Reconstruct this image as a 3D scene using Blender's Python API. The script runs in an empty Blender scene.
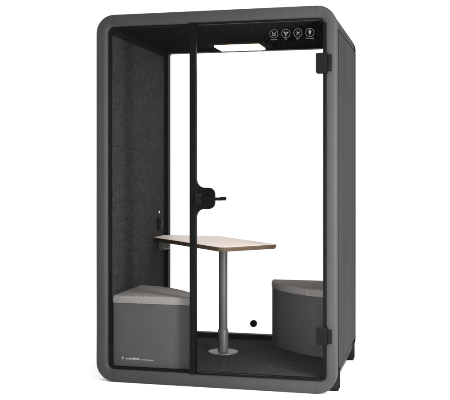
import bpy, bmesh, math, random
from mathutils import Vector
R = math.radians
random.seed(4)
S = bpy.context.scene
C = S.collection

# ------------------------------------------------------------------ sizes (metres)
W, D, H = 1.479, 1.198, 2.25          # booth outside
FLOOR, CEIL = 0.080, 2.175            # inside carpet / ceiling
XL, XR = 0.080, W - 0.080             # inside faces of the side walls
YB = 1.135                            # inside face of the rear wall
GY = 0.016                            # front glass plane

# ------------------------------------------------------------------ materials
def mat(name, col, rough=0.5, spec=0.3, metal=0.0, noise=None, bump=None, emit=None, extra=None):
    m = bpy.data.materials.new(name); m.use_nodes = True
    nt = m.node_tree; b = nt.nodes['Principled BSDF']
    b.inputs['Base Color'].default_value = (*col, 1)
    b.inputs['Roughness'].default_value = rough
    b.inputs['Specular IOR Level'].default_value = spec
    b.inputs['Metallic'].default_value = metal
    tc = nt.nodes.new('ShaderNodeTexCoord')
    if noise:                                   # (scale, amount, detail[, stretch])
        n = nt.nodes.new('ShaderNodeTexNoise')
        n.inputs['Scale'].default_value = noise[0]; n.inputs['Detail'].default_value = noise[2]
        n.inputs['Roughness'].default_value = 0.7
        src = tc.outputs['Object']
        if len(noise) > 3:
            mp = nt.nodes.new('ShaderNodeMapping'); mp.inputs['Scale'].default_value = noise[3]
            nt.links.new(src, mp.inputs['Vector']); src = mp.outputs['Vector']
        nt.links.new(src, n.inputs['Vector'])
        r = nt.nodes.new('ShaderNodeMapRange')
        r.inputs['From Min'].default_value = 0.36; r.inputs['From Max'].default_value = 0.64
        r.inputs['To Min'].default_value = 1 - noise[1]; r.inputs['To Max'].default_value = 1 + noise[1]
        nt.links.new(n.outputs['Fac'], r.inputs['Value'])
        mx = nt.nodes.new('ShaderNodeVectorMath'); mx.operation = 'SCALE'
        mx.inputs[0].default_value = col
        nt.links.new(r.outputs['Result'], mx.inputs['Scale'])
        nt.links.new(mx.outputs['Vector'], b.inputs['Base Color'])
    if bump:                                    # (scale, strength, distance)
        n2 = nt.nodes.new('ShaderNodeTexNoise'); n2.inputs['Scale'].default_value = bump[0]
        n2.inputs['Detail'].default_value = 4
        nt.links.new(tc.outputs['Object'], n2.inputs['Vector'])
        bp = nt.nodes.new('ShaderNodeBump'); bp.inputs['Strength'].default_value = bump[1]
        bp.inputs['Distance'].default_value = bump[2]
        nt.links.new(n2.outputs['Fac'], bp.inputs['Height'])
        nt.links.new(bp.outputs['Normal'], b.inputs['Normal'])
    if emit:
        b.inputs['Emission Color'].default_value = (*emit[0], 1)
        b.inputs['Emission Strength'].default_value = emit[1]
    if extra: extra(nt, b, tc)
    return m

def glass(name, tint, refl):
    m = bpy.data.materials.new(name); m.use_nodes = True
    nt = m.node_tree; nt.nodes.clear()
    o = nt.nodes.new('ShaderNodeOutputMaterial'); t = nt.nodes.new('ShaderNodeBsdfTransparent')
    g = nt.nodes.new('ShaderNodeBsdfGlossy'); mx = nt.nodes.new('ShaderNodeMixShader')
    t.inputs['Color'].default_value = (*tint, 1); g.inputs['Roughness'].default_value = 0.01
    mx.inputs['Fac'].default_value = refl            # anti-reflective coating
    nt.links.new(t.outputs['BSDF'], mx.inputs[1]); nt.links.new(g.outputs['BSDF'], mx.inputs[2])
    nt.links.new(mx.outputs['Shader'], o.inputs['Surface'])
    return m

def weave(nt, b, tc, axes=(0, 2), pitch=0.0220):
    """fine square-mesh upholstery: two sine waves multiplied"""
    mp = nt.nodes.new('ShaderNodeSeparateXYZ'); nt.links.new(tc.outputs['Object'], mp.inputs[0])
    hs = []
    cyl = nt.nodes.new('ShaderNodeMath'); cyl.operation = 'ADD'
    nt.links.new(mp.outputs[0], cyl.inputs[0]); nt.links.new(mp.outputs[1], cyl.inputs[1])
    for src in (cyl.outputs[0], mp.outputs[2]):
        k = nt.nodes.new('ShaderNodeMath'); k.operation = 'MULTIPLY'; k.inputs[1].default_value = 2*math.pi/pitch
        nt.links.new(src, k.inputs[0])
        s = nt.nodes.new('ShaderNodeMath'); s.operation = 'SINE'; nt.links.new(k.outputs[0], s.inputs[0])
        q = nt.nodes.new('ShaderNodeMath'); q.operation = 'POWER'; q.inputs[1].default_value = 2; nt.links.new(s.outputs[0], q.inputs[0]); hs.append(q)
    a = nt.nodes.new('ShaderNodeMath'); a.operation = 'MULTIPLY'
    nt.links.new(hs[0].outputs[0], a.inputs[0]); nt.links.new(hs[1].outputs[0], a.inputs[1])
    n = nt.nodes.new('ShaderNodeTexNoise'); n.inputs['Scale'].default_value = 9; n.inputs['Detail'].default_value = 6
    nt.links.new(tc.outputs['Object'], n.inputs['Vector'])
    r = nt.nodes.new('ShaderNodeMapRange'); r.inputs['From Min'].default_value = 0; r.inputs['From Max'].default_value = 1
    r.inputs['To Min'].default_value = 0.86; r.inputs['To Max'].default_value = 1.06
    nt.links.new(a.outputs[0], r.inputs['Value'])
    ad = nt.nodes.new('ShaderNodeMath'); ad.operation = 'MULTIPLY_ADD'; ad.inputs[1].default_value = 0.25
    nt.links.new(n.outputs['Fac'], ad.inputs[0]); nt.links.new(r.outputs['Result'], ad.inputs[2])
    mx = nt.nodes.new('ShaderNodeVectorMath'); mx.operation = 'SCALE'
    c = b.inputs['Base Color'].default_value; mx.inputs[0].default_value = (c[0]*.9, c[1]*.9, c[2]*.9)
    nt.links.new(ad.outputs[0], mx.inputs['Scale']); nt.links.new(mx.outputs['Vector'], b.inputs['Base Color'])
    bp = nt.nodes.new('ShaderNodeBump'); bp.inputs['Strength'].default_value = 0.15; bp.inputs['Distance'].default_value = 0.0008
    nt.links.new(a.outputs[0], bp.inputs['Height']); nt.links.new(bp.outputs['Normal'], b.inputs['Normal'])

def diffuser(nt, b, tc):
    """LED panel: hot middle, dimmer and warmer towards its edge"""
    sp = nt.nodes.new('ShaderNodeSeparateXYZ'); nt.links.new(tc.outputs['Generated'], sp.inputs[0])
    d = []
    for i in (0, 1):
        a = nt.nodes.new('ShaderNodeMath'); a.operation = 'SUBTRACT'; a.inputs[1].default_value = .5
        nt.links.new(sp.outputs[i], a.inputs[0])
        c = nt.nodes.new('ShaderNodeMath'); c.operation = 'ABSOLUTE'; nt.links.new(a.outputs[0], c.inputs[0]); d.append(c)
    mx = nt.nodes.new('ShaderNodeMath'); mx.operation = 'MAXIMUM'
    nt.links.new(d[0].outputs[0], mx.inputs[0]); nt.links.new(d[1].outputs[0], mx.inputs[1])
    r = nt.nodes.new('ShaderNodeMapRange'); r.inputs['From Min'].default_value = .36; r.inputs['From Max'].default_value = .5
    nt.links.new(mx.outputs[0], r.inputs['Value'])
    m2 = nt.nodes.new('ShaderNodeMapRange'); m2.inputs['To Min'].default_value = 24; m2.inputs['To Max'].default_value = 4.0
    nt.links.new(r.outputs['Result'], m2.inputs['Value'])
    cr = nt.nodes.new('ShaderNodeValToRGB')
    cr.color_ramp.elements[0].color = (1, .92, .78, 1); cr.color_ramp.elements[1].color = (1, .74, .42, 1)
    nt.links.new(r.outputs['Result'], cr.inputs['Fac'])
    nt.links.new(cr.outputs['Color'], b.inputs['Emission Color']); nt.links.new(m2.outputs['Result'], b.inputs['Emission Strength'])

M = {
 'coat':   mat('grey powder coat', (.030,.0295,.031), .5, .12, noise=(3.0,.05,3), bump=(700,.10,.0006)),
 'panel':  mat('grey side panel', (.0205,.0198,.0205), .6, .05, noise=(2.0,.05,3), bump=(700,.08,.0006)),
 'black':  mat('black plastic', (.0030,.0030,.0032), .5, .05, noise=(40,.15,3), bump=(900,.06,.0004)),
 'rubber': mat('black rubber', (.0022,.0022,.0022), .8, .03, noise=(60,.2,3)),
 'hinge':  mat('black anodised hinge', (.0036,.0036,.0038), .5, .06, bump=(900,.05,.0004)),
 'foot':   mat('dark grey foot', (.012,.0117,.012), .7, .0, noise=(30,.2,3)),
 'felt':   mat('charcoal felt', (.0215,.0205,.0203), .95, .01, noise=(120,.55,6,(1,.36,1)), bump=(160,.35,.002)),
 'carpet': mat('black carpet', (.0205,.0195,.020), .97, .01, noise=(140,.85,5,(1,.5,1)), bump=(160,.4,.003)),
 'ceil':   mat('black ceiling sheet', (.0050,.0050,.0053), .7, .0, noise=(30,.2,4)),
 'glow_rim':    mat('lamp glow surround', (.014,.013,.012), .7, .0, noise=(30,.2,4)),
 'cushion':mat('warm grey felt', (.156,.148,.143), .95, .03, noise=(110,.26,6), bump=(200,.25,.0015)),
 'mesh':   mat('dark grey woven mesh', (.052,.0505,.052), .85, .04, extra=weave),
 'wood':   mat('pale birch laminate', (.64,.55,.50), .42, .2, noise=(5,.06,6,(4,18,1))),
 'edge':   mat('plywood edge', (.062,.042,.027), .6, .12, noise=(9,.35,5,(1,1,40))),
 'steel':  mat('grey painted steel', (.062,.060,.062), .42, .3, bump=(500,.05,.0004)),
 'socket': mat('grey plastic socket', (.06,.063,.057), .5, .25, noise=(30,.1,3)),
 'print':  mat('white print', (.085,.085,.085), .6, .1, noise=(200,.08,2)),
 'ink':    mat('pale grey print', (.36,.36,.355), .6, .1, noise=(200,.08,2)),
 'lamp':   mat('warm lamp diffuser', (.8,.8,.8), .5, .2, extra=diffuser),
 'led':    mat('white indicator', (.7,.7,.7), .4, .3, emit=((1,1,1), .35)),
 'floor':  mat('white studio floor', (.94,.94,.94), .9, .05, noise=(1.2,.01,3)),
 'glass':  glass('clear front glass', (.992,.994,.994), .0025),
 'rglass': glass('clear rear glass', (.992,.994,.994), .0025),
}

# ------------------------------------------------------------------ helpers
def link(name, bm, m, parent=None, smooth=None, loc=None):
    me = bpy.data.meshes.new(name)
    bmesh.ops.recalc_face_normals(bm, faces=bm.faces[:])
    bm.to_mesh(me); bm.free()
    for mm in (m if isinstance(m, (list, tuple)) else [m]): me.materials.append(mm)
    if smooth is not None:
        me.polygons.foreach_set('use_smooth', [True]*len(me.polygons))
        for p in me.polygons:
            if len(p.vertices) > 4 or abs(p.normal.z) > .9999: p.use_smooth = False
        me.set_sharp_from_angle(angle=R(smooth))
    o = bpy.data.objects.new(name, me); C.objects.link(o)
    if parent: o.parent = parent
    if loc: o.location = loc
    return o

def thing(name, label, cat, loc=(0,0,0), group=None):
    o = bpy.data.objects.new(name, None); C.objects.link(o); o.location = loc
    o.empty_display_size = .1
    o['label'] = label; o['category'] = cat
    if group: o['group'] = group
    return o

def box(bm, x0, x1, y0, y1, z0, z1, bev=0.0, seg=2):
    vs = [bm.verts.new((x, y, z)) for x in (x0, x1) for y in (y0, y1) for z in (z0, z1)]
    idx = ((0,1,3,2),(4,6,7,5),(0,4,5,1),(2,3,7,6),(0,2,6,4),(1,5,7,3))
    fs = [bm.faces.new([vs[i] for i in q]) for q in idx]
    if bev:
        es = list({e for f in fs for e in f.edges})
        bmesh.ops.bevel(bm, geom=es, offset=bev, segments=seg, affect='EDGES', profile=.5)
    return bm

def B(*a, **k): return box(bmesh.new(), *a, **k)

def rr(x0, x1, z0, z1, r, n=10):
    """rounded rectangle, counter-clockwise seen from -y"""
    out = []
    for cx, cz, a0 in ((x1-r, z1-r, 0), (x0+r, z1-r, 90), (x0+r, z0+r, 180), (x1-r, z0+r, 270)):
        for i in range(n+1):
            a = R(a0 + 90*i/n); out.append((cx + r*math.cos(a), cz + r*math.sin(a)))
    return out

def loft(bm, loops, closed=False):
    """loops: list of lists of 3D points with equal counts; bridges them in turn"""
    vl = [[bm.verts.new(p) for p in L] for L in loops]
    n = len(vl[0]); m = len(vl)
    for i in range(m if closed else m-1):
        a, b = vl[i], vl[(i+1) % m]
        for k in range(n):
            bm.faces.new((a[k], a[(k+1) % n], b[(k+1) % n], b[k]))
    return vl

def ring(profile, r_out, bounds=(0, W, 0, H)):
    """sweeps profile [(inset, y)] round a rounded rectangle"""
    bm = bmesh.new(); x0, x1, z0, z1 = bounds
    loft(bm, [[(x, y, z) for x, z in rr(x0+i, x1-i, z0+i, z1-i, max(r_out-i, .006))] for i, y in profile], closed=True)
    return bm

def lathe(bm, prof, cx, cy, cz=0, n=40, axis='z'):
    loops = []
    for r, h in prof:
        L = []
        for k in range(n):
            a = 2*math.pi*k/n
            if axis == 'z': L.append((cx + r*math.cos(a), cy + r*math.sin(a), cz + h))
            else: L.append((cx + r*math.cos(a), cy + h, cz + r*math.sin(a)))
        loops.append(L)
    vl = loft(bm, loops)
    bm.faces.new(vl[0]); bm.faces.new(vl[-1])
    return bm

def prism_y(bm, pts, y0, y1):
    """extrude an XZ outline along y"""
    vl = loft(bm, [[(x, y0, z) for x, z in pts], [(x, y1, z) for x, z in pts]])
    bm.faces.new(vl[0]); bm.faces.new(vl[1]); return bm

def prism_z(bm, rows):
    """rows: [(outline xy list, z)] stacked; caps both ends"""
    vl = loft(bm, [[(x, y, z) for x, y in o] for o, z in rows])
    for L in (vl[0], vl[-1]):
        c = bm.verts.new(sum((v.co for v in L), Vector())/len(L))
        for i in range(len(L)): bm.faces.new((L[i], L[(i+1) % len(L)], c))
    return bm

def inset_poly(p, d):
    """move a CCW outline inward by d"""
    n = len(p); out = []
    for i in range(n):
        a, b, c = Vector(p[i-1]), Vector(p[i]), Vector(p[(i+1) % n])
        u, v = (b-a).normalized(), (c-b).normalized()
        nu, nv = Vector((-u.y, u.x)), Vector((-v.y, v.x))
        k = (nu+nv); k = k / max(k.dot(k)/2, .3)
        out.append(tuple(b + k*d))
    return out

def round_poly(p, rads, n=6):
    out = []
    for i, b in enumerate(p):
        a, b, c = Vector(p[i-1]), Vector(b), Vector(p[(i+1) % len(p)])
        r = rads[i] if isinstance(rads, (list, tuple)) else rads
        u, v = (a-b).normalized(), (c-b).normalized()
        th = math.acos(max(-1, min(1, u.dot(v)))); t = r/math.tan(th/2)
        p0, p1 = b+u*t, b+v*t; cen = b + (u+v).normalized()*(r/math.sin(th/2))
        a0 = math.atan2(*(p0-cen).yx); a1 = math.atan2(*(p1-cen).yx)
        da = (a1-a0+math.pi) % (2*math.pi) - math.pi
        for k in range(n+1):
            a_ = a0+da*k/n; out.append((cen.x+r*math.cos(a_), cen.y+r*math.sin(a_)))
    return out

def text_bm(s, size, x, y, z, bold=0.0, align='LEFT', sx=1.0):
    """text standing in the xz plane, facing -y, as mesh"""
    cu = bpy.data.curves.new('t', 'FONT'); cu.body = s; cu.size = size; cu.align_x = align
    cu.extrude = .0002; cu.offset = bold; cu.resolution_u = 3
    o = bpy.data.objects.new('t', cu); C.objects.link(o)
    dg = bpy.context.evaluated_depsgraph_get(); me = bpy.data.meshes.new_from_object(o.evaluated_get(dg))
    bm = bmesh.new(); bm.from_mesh(me)
    for v in bm.verts:
        a, b, c = v.co; v.co = (x + a*sx, y - c, z + b)
    bpy.data.objects.remove(o); bpy.data.curves.remove(cu); bpy.data.meshes.remove(me)
    return bm

def merge(bm, other):
    me = bpy.data.meshes.new('x'); other.to_mesh(me); other.free(); bm.from_mesh(me); bpy.data.meshes.remove(me); return bm

# ------------------------------------------------------------------ studio floor
bm = bmesh.new()
vs = [bm.verts.new(p) for p in ((-40,-40,-.004), (40,-40,-.004), (40,40,-.004), (-40,40,-.004))]; bm.faces.new(vs)
fl = link('floor', bm, M['floor']); fl['kind'] = 'structure'

# ------------------------------------------------------------------ booth
booth = thing('acoustic_booth', 'tall dark grey office booth with rounded frame, glass door and lit ceiling lamp', 'booth', (0, 0, 0))

# front frame: rounded aluminium ring with a chamfered inner edge
link('front_frame', ring([(0,.070),(0,.012),(.0012,.0065),(.0035,.0028),(.007,.0008),(.012,0),(.030,0),(.036,.0005),(.0525,.0036),(.0545,.0048),
                          (.070,.0180),(.0725,.0225),(.0725,.070)], .112), M['coat'], booth, 30)
# hairline mitre joints of the frame corners
fr = [o for o in C.objects if o.name == 'front_frame'][0]
for x in (.118, W-.118):
    for z0, z1 in ((.001,.0515), (H-.0515, H-.001)): link('joint', B(x-.0007, x+.0007, -.0003, .01, z0, z1), M['panel'], fr)

# body shell, extruded from the same rounded outline
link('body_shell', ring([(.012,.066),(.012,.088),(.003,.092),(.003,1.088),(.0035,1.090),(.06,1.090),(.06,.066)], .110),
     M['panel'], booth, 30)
link('rear_trim', ring([(.009,1.0895),(.004,1.096),(.004,D-.006),(.010,D),(.066,D),(.070,D-.004),(.070,1.0895)], .110), M['ceil'], booth, 30)
for sx, x0, x1 in ((-1, -.003, .0045), (1, W-.0045, W+.003)):
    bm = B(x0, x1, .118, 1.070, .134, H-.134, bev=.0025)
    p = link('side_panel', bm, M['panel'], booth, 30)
    xs = (x0+.0035, x1-.0015) if sx > 0 else (x0+.0015, x1-.0035)
    link('shadow_gap', B(xs[0]-.002, W-.0018 if sx>0 else xs[1], .100, 1.086, .122, H-.122) if sx>0 else
         B(.0018, .006, .100, 1.086, .122, H-.122), M['rubber'], p)
    bm = bmesh.new()
    for k in range(5):
        z = 1.985 - .052*k
        if sx > 0: box(bm, x1-.001, x1+.0006, .17, .225, z-.017, z+.017, bev=.0004, seg=1)
        else: box(bm, x0-.0006, x0+.001, .17, .225, z-.017, z+.017, bev=.0004, seg=1)
    link('vent_slot', bm, M['black'], p)

# feet
for x0, x1 in ((.004, .085), (W-.085, W+.002)):
    for y0, y1 in ((.105, .185), (.985, 1.065)):
        f_ = link('foot', B(x0, x1, y0, y1, .001, .125, bev=.004), M['foot'], booth, 30)
        link('rubber_pad', B(x0+.004, x1-.004, y0+.004, y1-.004, -.004, .001), M['rubber'], f_)

# inside lining
for x0, x1 in ((.058, XL), (XR, W-.058)):
    link('wall_lining', B(x0, x1, .072, YB, .062, CEIL+.004, bev=.003), M['felt'], booth, 30)
link('carpet', B(XL+.0005, XR-.0005, .060, YB, .057, FLOOR, bev=.002), M['carpet'], booth, 30)
link('ceiling', B(XL+.0005, XR-.0005, .060, YB, CEIL, 2.195, bev=.002), M['ceil'], booth, 30)

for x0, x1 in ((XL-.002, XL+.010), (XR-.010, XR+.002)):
    link('ceiling_strip', B(x0, x1, .074, YB-.002, CEIL-.042, CEIL+.001, bev=.003), M['ceil'], booth, 30)  # black strip along the top of each wall lining

# rubber door seal lining the opening
link('door_seal', ring([(.0715,.024),(.0795,.026),(.0805,.030),(.0805,.070),(.0715,.070)], .112), M['rubber'], booth, 30)

# rear window: frame + pane + round grommet
bx = [rr(*b, r) for b, r in (((.072, W-.072, .066, 2.186), .03), ((.111, W-.111, .116, 2.157), .016), )]
bm = bmesh.new()
o_, i_ = bx
i2 = rr(.1085, W-.1085, .1135, 2.1595, .018)
loft(bm, [[(x,1.121,z) for x,z in o_], [(x,1.121,z) for x,z in i2], [(x,1.124,z) for x,z in i_], [(x,1.175,z) for x,z in i_], [(x,1.175,z) for x,z in o_]], closed=True)
rw = link('rear_window_frame', bm, M['black'], booth, 30)
link('pane', B(.109, W-.109, 1.150, 1.158, .114, 2.159), M['rglass'], rw)
gr = link('round_grommet', lathe(bmesh.new(), [(.0,.0),(.018,.0),(.0235,.003),(.025,.007),(.025,.0235)], .749, 1.1265, .193, axis='y'), M['black'], rw, 40)

# front: fixed pane, mullion, door
link('fixed_pane', B(.074, .601, GY, GY+.008, .074, H-.074), M['glass'], booth)
link('mullion', B(.5975, .6330, .008, .052, .0728, H-.0728, bev=.002), M['black'], booth, 30)

bm = bmesh.new()
box(bm, 1.402, 1.4245, .006, .030, .082, 2.146, bev=.0015)
box(bm, .6415, 1.4005, .012, .030, .0735, .084, bev=.0012)
box(bm, .6415, 1.4005, .012, .030, H-.083, H-.0735, bev=.0012)
door = link('door', bm, M['black'], booth, 30)
link('pane', B(.6412, 1.4015, GY+.0005, GY+.0085, .0845, H-.0835), M['glass'], door)

# lock plate: rounded tab growing out of the mullion
zc = 1.127
half = []
def arc(cx, cz, r, a0, a1, n=10): return [(cx+r*math.cos(R(a0+(a1-a0)*k/n)), cz+r*math.sin(R(a0+(a1-a0)*k/n))) for k in range(n+1)]
up = arc(.6405+.046, .064+.046, .046, 180, 270) + arc(.753-.040, .064-.040, .040, 90, 0)
pts = [(x, zc+z) for x, z in up] + [(x, zc-z) for x, z in reversed(up)]
lp = link('lock_plate', prism_y(bmesh.new(), pts, .007, .030), M['black'], door, 30)
bm = B(.632, .676, .000, .010, zc-.030, zc+.030, bev=.004)
link('latch_case', bm, M['foot'], door, 30)
# lever handle: rosette, neck and flattened bar
bm = bmesh.new()
lathe(bm, [(.0,-.012),(.015,-.012),(.018,-.009),(.018,.008)], .694, .0, zc-.002, axis='y')
lathe(bm, [(.0,-.044),(.0085,-.044),(.0095,-.040),(.0095,-.01)], .694, .0, zc-.002, axis='y', n=24)
box(bm, .684, .816, -.056, -.042, zc-.0105, zc+.0075, bev=.004, seg=3)
box(bm, .800, .839, -.058, -.040, zc-.0095, zc+.0115, bev=.005, seg=3)
link('lever_handle', bm, M['black'], door, 30)

for z0, z1 in ((1.855, 1.973), (.286, .388)):
    pts = round_poly([(1.362, z0), (1.4295, z0), (1.4295, z1), (1.362, z1)], [.010, .003, .003, .010])
    h_ = prism_y(bmesh.new(), pts, -.010, .030)
    bmesh.ops.bevel(h_, geom=[e for e in h_.edges if abs(e.verts[0].co.y+.010) < 1e-5 and abs(e.verts[1].co.y+.010) < 1e-5], offset=.0025, segments=2, affect='EDGES')
    box(h_, 1.431, 1.4535, -.012, .004, z0+.010, z1-.012, bev=.003)
    box(h_, 1.4285, 1.4325, -.006, .004, z0+.016, z1-.018)
    link('hinge', h_, M['hinge'], door, 30)

# printed icons with captions on the door glass
IY = GY - .0004
def disc_ring(bm, x, z, r0, r1, n=40):
    loft(bm, [[(x+r*math.cos(2*math.pi*k/n), y, z+r*math.sin(2*math.pi*k/n)) for k in range(n)] for r, y in ((r0,IY),(r1,IY),(r1,IY+.0006),(r0,IY+.0006))], closed=True)
def poly(bm, pts): prism_y(bm, pts, IY, IY+.0006)
def rot(pts, a, x, z): c, s = math.cos(R(a)), math.sin(R(a)); return [(x+p*c-q*s, z+p*s+q*c) for p, q in pts]
def glyph(kind, x, z):
    bm = bmesh.new(); disc_ring(bm, x, z, .0236, .0256)
    if kind == 'sound':
        poly(bm, rot([(-.010,-.012),(-.007,-.012),(-.007,.013),(-.010,.013)], 0, x, z))
        poly(bm, rot([(-.0015,-.016),(.0015,-.016),(.0015,.014),(-.0015,.014)], 34, x, z))
        for k, h in enumerate((.004, .010, .015)): poly(bm, rot([(-.003+k*.0045,-.013),(.0005+k*.0045,-.013),(.0005+k*.0045,-.013+h*1.6),(-.003+k*.0045,-.013+h*1.6)], 0, x, z))
    if kind == 'fan':
        for a in (30, 150, 270): poly(bm, rot([(.002,-.002),(.008,-.0065),(.0145,-.005),(.0155,.0015),(.011,.0045),(.003,.0025)], a, x, z))
        poly(bm, arc(x, z, .003, 0, 345, 23))
    if kind == 'light':
        poly(bm, arc(x, z, .0058, 0, 345, 23))
        for a in range(0, 360, 45): poly(bm, rot([(.0085,-.0008),(.0140,-.0008),(.0140,.0008),(.0085,.0008)], a, x, z))
    if kind == 'bulb':
        poly(bm, rot([(.0085*math.cos(R(a))*(1 if math.sin(R(a))>0 else .82), .002+.0125*math.sin(R(a))) for a in range(0, 360, 15)], 0, x, z))
        poly(bm, rot([(-.0012,-.021),(.0012,-.021),(.0012,-.0108),(-.0012,-.0108)], 0, x, z))
        poly(bm, rot([(-.0012,.0148),(.0012,.0148),(.0012,.0215),(-.0012,.0215)], 0, x, z))
    return bm
for kind, x, cap in (('sound', 1.111, 'Acoustic'), ('fan', 1.182, 'Fan'), ('light', 1.253, 'LED'), ('bulb', 1.324, 'Occupancy')):
    bm = glyph(kind, x, 2.096)
    merge(bm, text_bm(cap, .0105, x, IY+.0002, 2.096-.0365, align='CENTER', bold=.0001))
    link('icon', bm, M['print'], door)

# ceiling lamp
lamp = link('ceiling_light', B(.535, .831, .900, 1.097, 2.170, CEIL+.002, bev=.001), M['black'], booth, 30)
link('diffuser', B(.522, .842, .887, 1.110, 2.157, 2.1702, bev=.002), M['lamp'], lamp, 30)

link('glow_rim', B(.472, .892, .826, 1.118, CEIL-.0025, CEIL+.001, bev=.0015), M['glow_rim'], lamp, 30)  # added plate round the lamp, paler than the ceiling to carry its glow

# switch and indicator on the left lining
sw = link('wall_switch', B(XL-.001, XL+.016, .960, 1.060, .868, .955, bev=.004), M['black'], booth, 30)
link('rocker', B(XL+.0155, XL+.019, .978, 1.042, .880, .943, bev=.0015), M['socket'] if False else M['hinge'], sw, 30)
link('indicator', B(XL-.001, XL+.004, .996, 1.006, .987, 1.002, bev=.0015), M['led'], booth)

# ------------------------------------------------------------------ stools (quarter-round corner seats)
def quarter(r, n=22, dip=.028, cr=.018):
    """corner at origin, legs along +x and +y, bulging front; CCW, with small rounded corners"""
    pts = [(0, 0)]
    for k in range(n+1):
        a = R(90*k/n); q = r - dip*math.sin(2*a)**2
        pts.append((q*math.cos(a), q*math.sin(a)))
    rads = [.012] + [cr] + [.0]*(n-1) + [cr]
    out = []
    for i, p in enumerate(pts):
        if rads[i] > 0:
            a, b, c = Vector(pts[i-1]), Vector(p), Vector(pts[(i+1) % len(pts)])
            if i == 1: c = Vector(pts[3])
            if i == len(pts)-1: a = Vector(pts[i-2])
            u, v = (a-b).normalized(), (c-b).normalized(); r_ = rads[i]
            for k in range(5):
                t = k/4; out.append(tuple(b + u*r_*(1-t)**2 + v*r_*t**2))
        elif i in (2, len(pts)-2): continue
        else: out.append(p)
    return out
Q1 = quarter(.522)
Q2 = [(x*.966, y) for x, y in Q1]
def seat(name, label, loc, rz, Q):
    t = thing(name, label, 'stool', loc, 'corner stools inside the booth'); t.rotation_euler = (0, 0, rz)
    link('base', prism_z(bmesh.new(), [(inset_poly(Q,.010),.004),(inset_poly(Q,.0035),.006),(inset_poly(Q,.0035),.3925),(inset_poly(Q,.008),.3935)]), M['mesh'], t, 35)
    link('plinth', prism_z(bmesh.new(), [(inset_poly(Q,.012),0),(inset_poly(Q,.012),.005)]), M['rubber'], t, 35)
    rows = [(.006,.3932),(.0015,.3950),(0,.3985),(0,.428),(.0015,.4345),(.005,.4385),(.010,.4402),(.016,.4408)]
    link('cushion', prism_z(bmesh.new(), [(inset_poly(Q,i), z) for i, z in rows]), M['cushion'], t, 35)
    return t
s1 = seat('corner_stool', 'grey corner stool behind the fixed front pane, with small white lettering', (XL+.003, .060, FLOOR), 0, Q1)
s2 = seat('corner_stool', 'grey corner stool in the far right corner behind the door, without lettering', (XR-.002, YB-.003-.012, FLOOR), math.pi, Q2)
# lettering on the first stool's flat front
yy = .0038 - .0006
bm = text_bm('soundbox', .0190, .0865, yy-.0002, .0480, bold=.0002, sx=1.22)
link('lettering', bm, M['ink'], s1)
link('tagline', text_bm('acoustic pods', .0105, .1895, yy-.0002, .0470, bold=.0001, sx=1.36), M['ink'], s1)
bm = bmesh.new()
st = []
for k in range(8):
    a = R(45*k); q = .0105 if k % 2 == 0 else .0032
    st.append((.0690+q*math.cos(a), .0545+q*math.sin(a)))
prism_y(bm, st, yy-.0003, yy+.0003)
link('emblem', bm, M['ink'], s1)

# ------------------------------------------------------------------ table
T = thing('table', 'small diagonal table with pale birch top on a single grey steel column', 'table', (.650, .633, FLOOR))
def loc_pts(p): return [(x-.650, y-.633) for x, y in p]
top = round_poly([(.0825, .872), (.757, .148), (1.046, .472), (.492, 1.117), (.0825, 1.117)], [.006, .052, .016, .03, .006], 8)
top = loc_pts(top)
zt = .822 - FLOOR
bm = prism_z(bmesh.new(), [(inset_poly(top,.0105), zt-.028),(inset_poly(top,.0085), zt-.0275),(inset_poly(top,.0010), zt-.011),(inset_poly(top,.0003), zt-.0022),(inset_poly(top,.0012), zt-.0006),(inset_poly(top,.002), zt)])
for f in bm.faces: f.material_index = 0 if f.calc_center_median().z > zt-.0004 else 1
link('tabletop', bm, [M['wood'], M['edge']], T, 35)
link('column', lathe(bmesh.new(), [(.0285,.150),(.0285,zt-.034),(.0285,zt-.032)], 0, 0), M['steel'], T, 40)
link('sleeve', lathe(bmesh.new(), [(.034,.006),(.034,.153),(.0325,.156),(.0286,.157)], 0, 0), M['steel'], T, 40)
link('base_plate', lathe(bmesh.new(), [(.098,0),(.101,.002),(.101,.006),(.0985,.009),(.034,.0105)], 0, 0, n=64), M['steel'], T, 40)
link('mounting_plate', B(-.075,.075,-.075,.075, zt-.0335, zt-.028, bev=.0015), M['black'], T, 30)
# power box hanging under the tabletop, by the wall
pb = link('power_box', B(-.565, -.515, .335, .468, zt-.098, zt-.0285, bev=.004), M['socket'], T, 30)
link('socket_face', B(-.516, -.513, .350, .453, zt-.088, zt-.038, bev=.001), M['hinge'], pb, 30)

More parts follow.
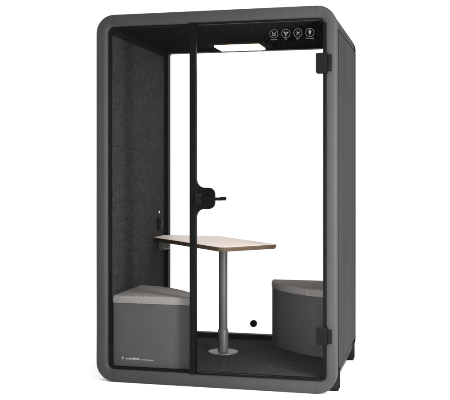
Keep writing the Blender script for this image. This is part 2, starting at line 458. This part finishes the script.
# ------------------------------------------------------------------ light
w = bpy.data.worlds.new('World'); S.world = w; w.use_nodes = True
bg = w.node_tree.nodes['Background']; bg.inputs['Color'].default_value = (1, 1, 1, 1); bg.inputs['Strength'].default_value = 1.13

def area(name, loc, target, sx, sy, power, col=(1,1,1)):
    l = bpy.data.lights.new(name, 'AREA'); l.shape = 'RECTANGLE'; l.size = sx; l.size_y = sy; l.energy = power; l.color = col
    o = bpy.data.objects.new(name, l); C.objects.link(o); o.location = loc
    o.rotation_euler = (Vector(target)-Vector(loc)).to_track_quat('-Z', 'Y').to_euler()
    return o
area('key_softbox', (2.2, -.95, 1.25), (1.25, .0, 1.2), .45, 2.2, 112)
area('floor_fill_overhead', (.74, .7, 5.2), (.74, .7, 0), 4.5, 4.5, 110)  # unseen lamp added above the booth to keep the floor white
sp = area('stool_fill', (-.6, -3.5, 1.0), (1.30, .70, .36), .4, .4, 1.1); sp.data.spread = R(14)  # narrow fill added out of view to lift the right stool
area('floor_fill_left', (-2.6, -.6, 2.8), (-1.0, .6, 0), 1.6, 1.6, 40)  # added off-view fill that lightens the booth's shade on the left floor

# ------------------------------------------------------------------ camera
cd = bpy.data.cameras.new('Camera'); cam = bpy.data.objects.new('Camera', cd); C.objects.link(cam)
cam.location = (2.0794, -5.0978, 1.2827); cam.rotation_euler = (R(90), 0, R(13.887))
cd.sensor_fit = 'HORIZONTAL'; cd.sensor_width = 36; cd.lens = 884.58/450*36
cd.shift_y = -(200-172.32)/450; cd.clip_start = .05; cd.clip_end = 500
S.camera = cam

S.render.engine = 'CYCLES'
S.cycles.use_adaptive_sampling = False; S.cycles.use_denoising = True
S.cycles.denoiser = 'OPENIMAGEDENOISE'; S.cycles.denoising_input_passes = 'RGB_ALBEDO_NORMAL'; S.cycles.denoising_prefilter = 'ACCURATE'
S.cycles.max_bounces = 10; S.cycles.transparent_max_bounces = 24; S.cycles.diffuse_bounces = 5
S.render.resolution_x, S.render.resolution_y = 1024, 910
S.view_settings.view_transform = 'Standard'; S.view_settings.look = 'None'
S.view_settings.exposure = 0; S.view_settings.gamma = 1
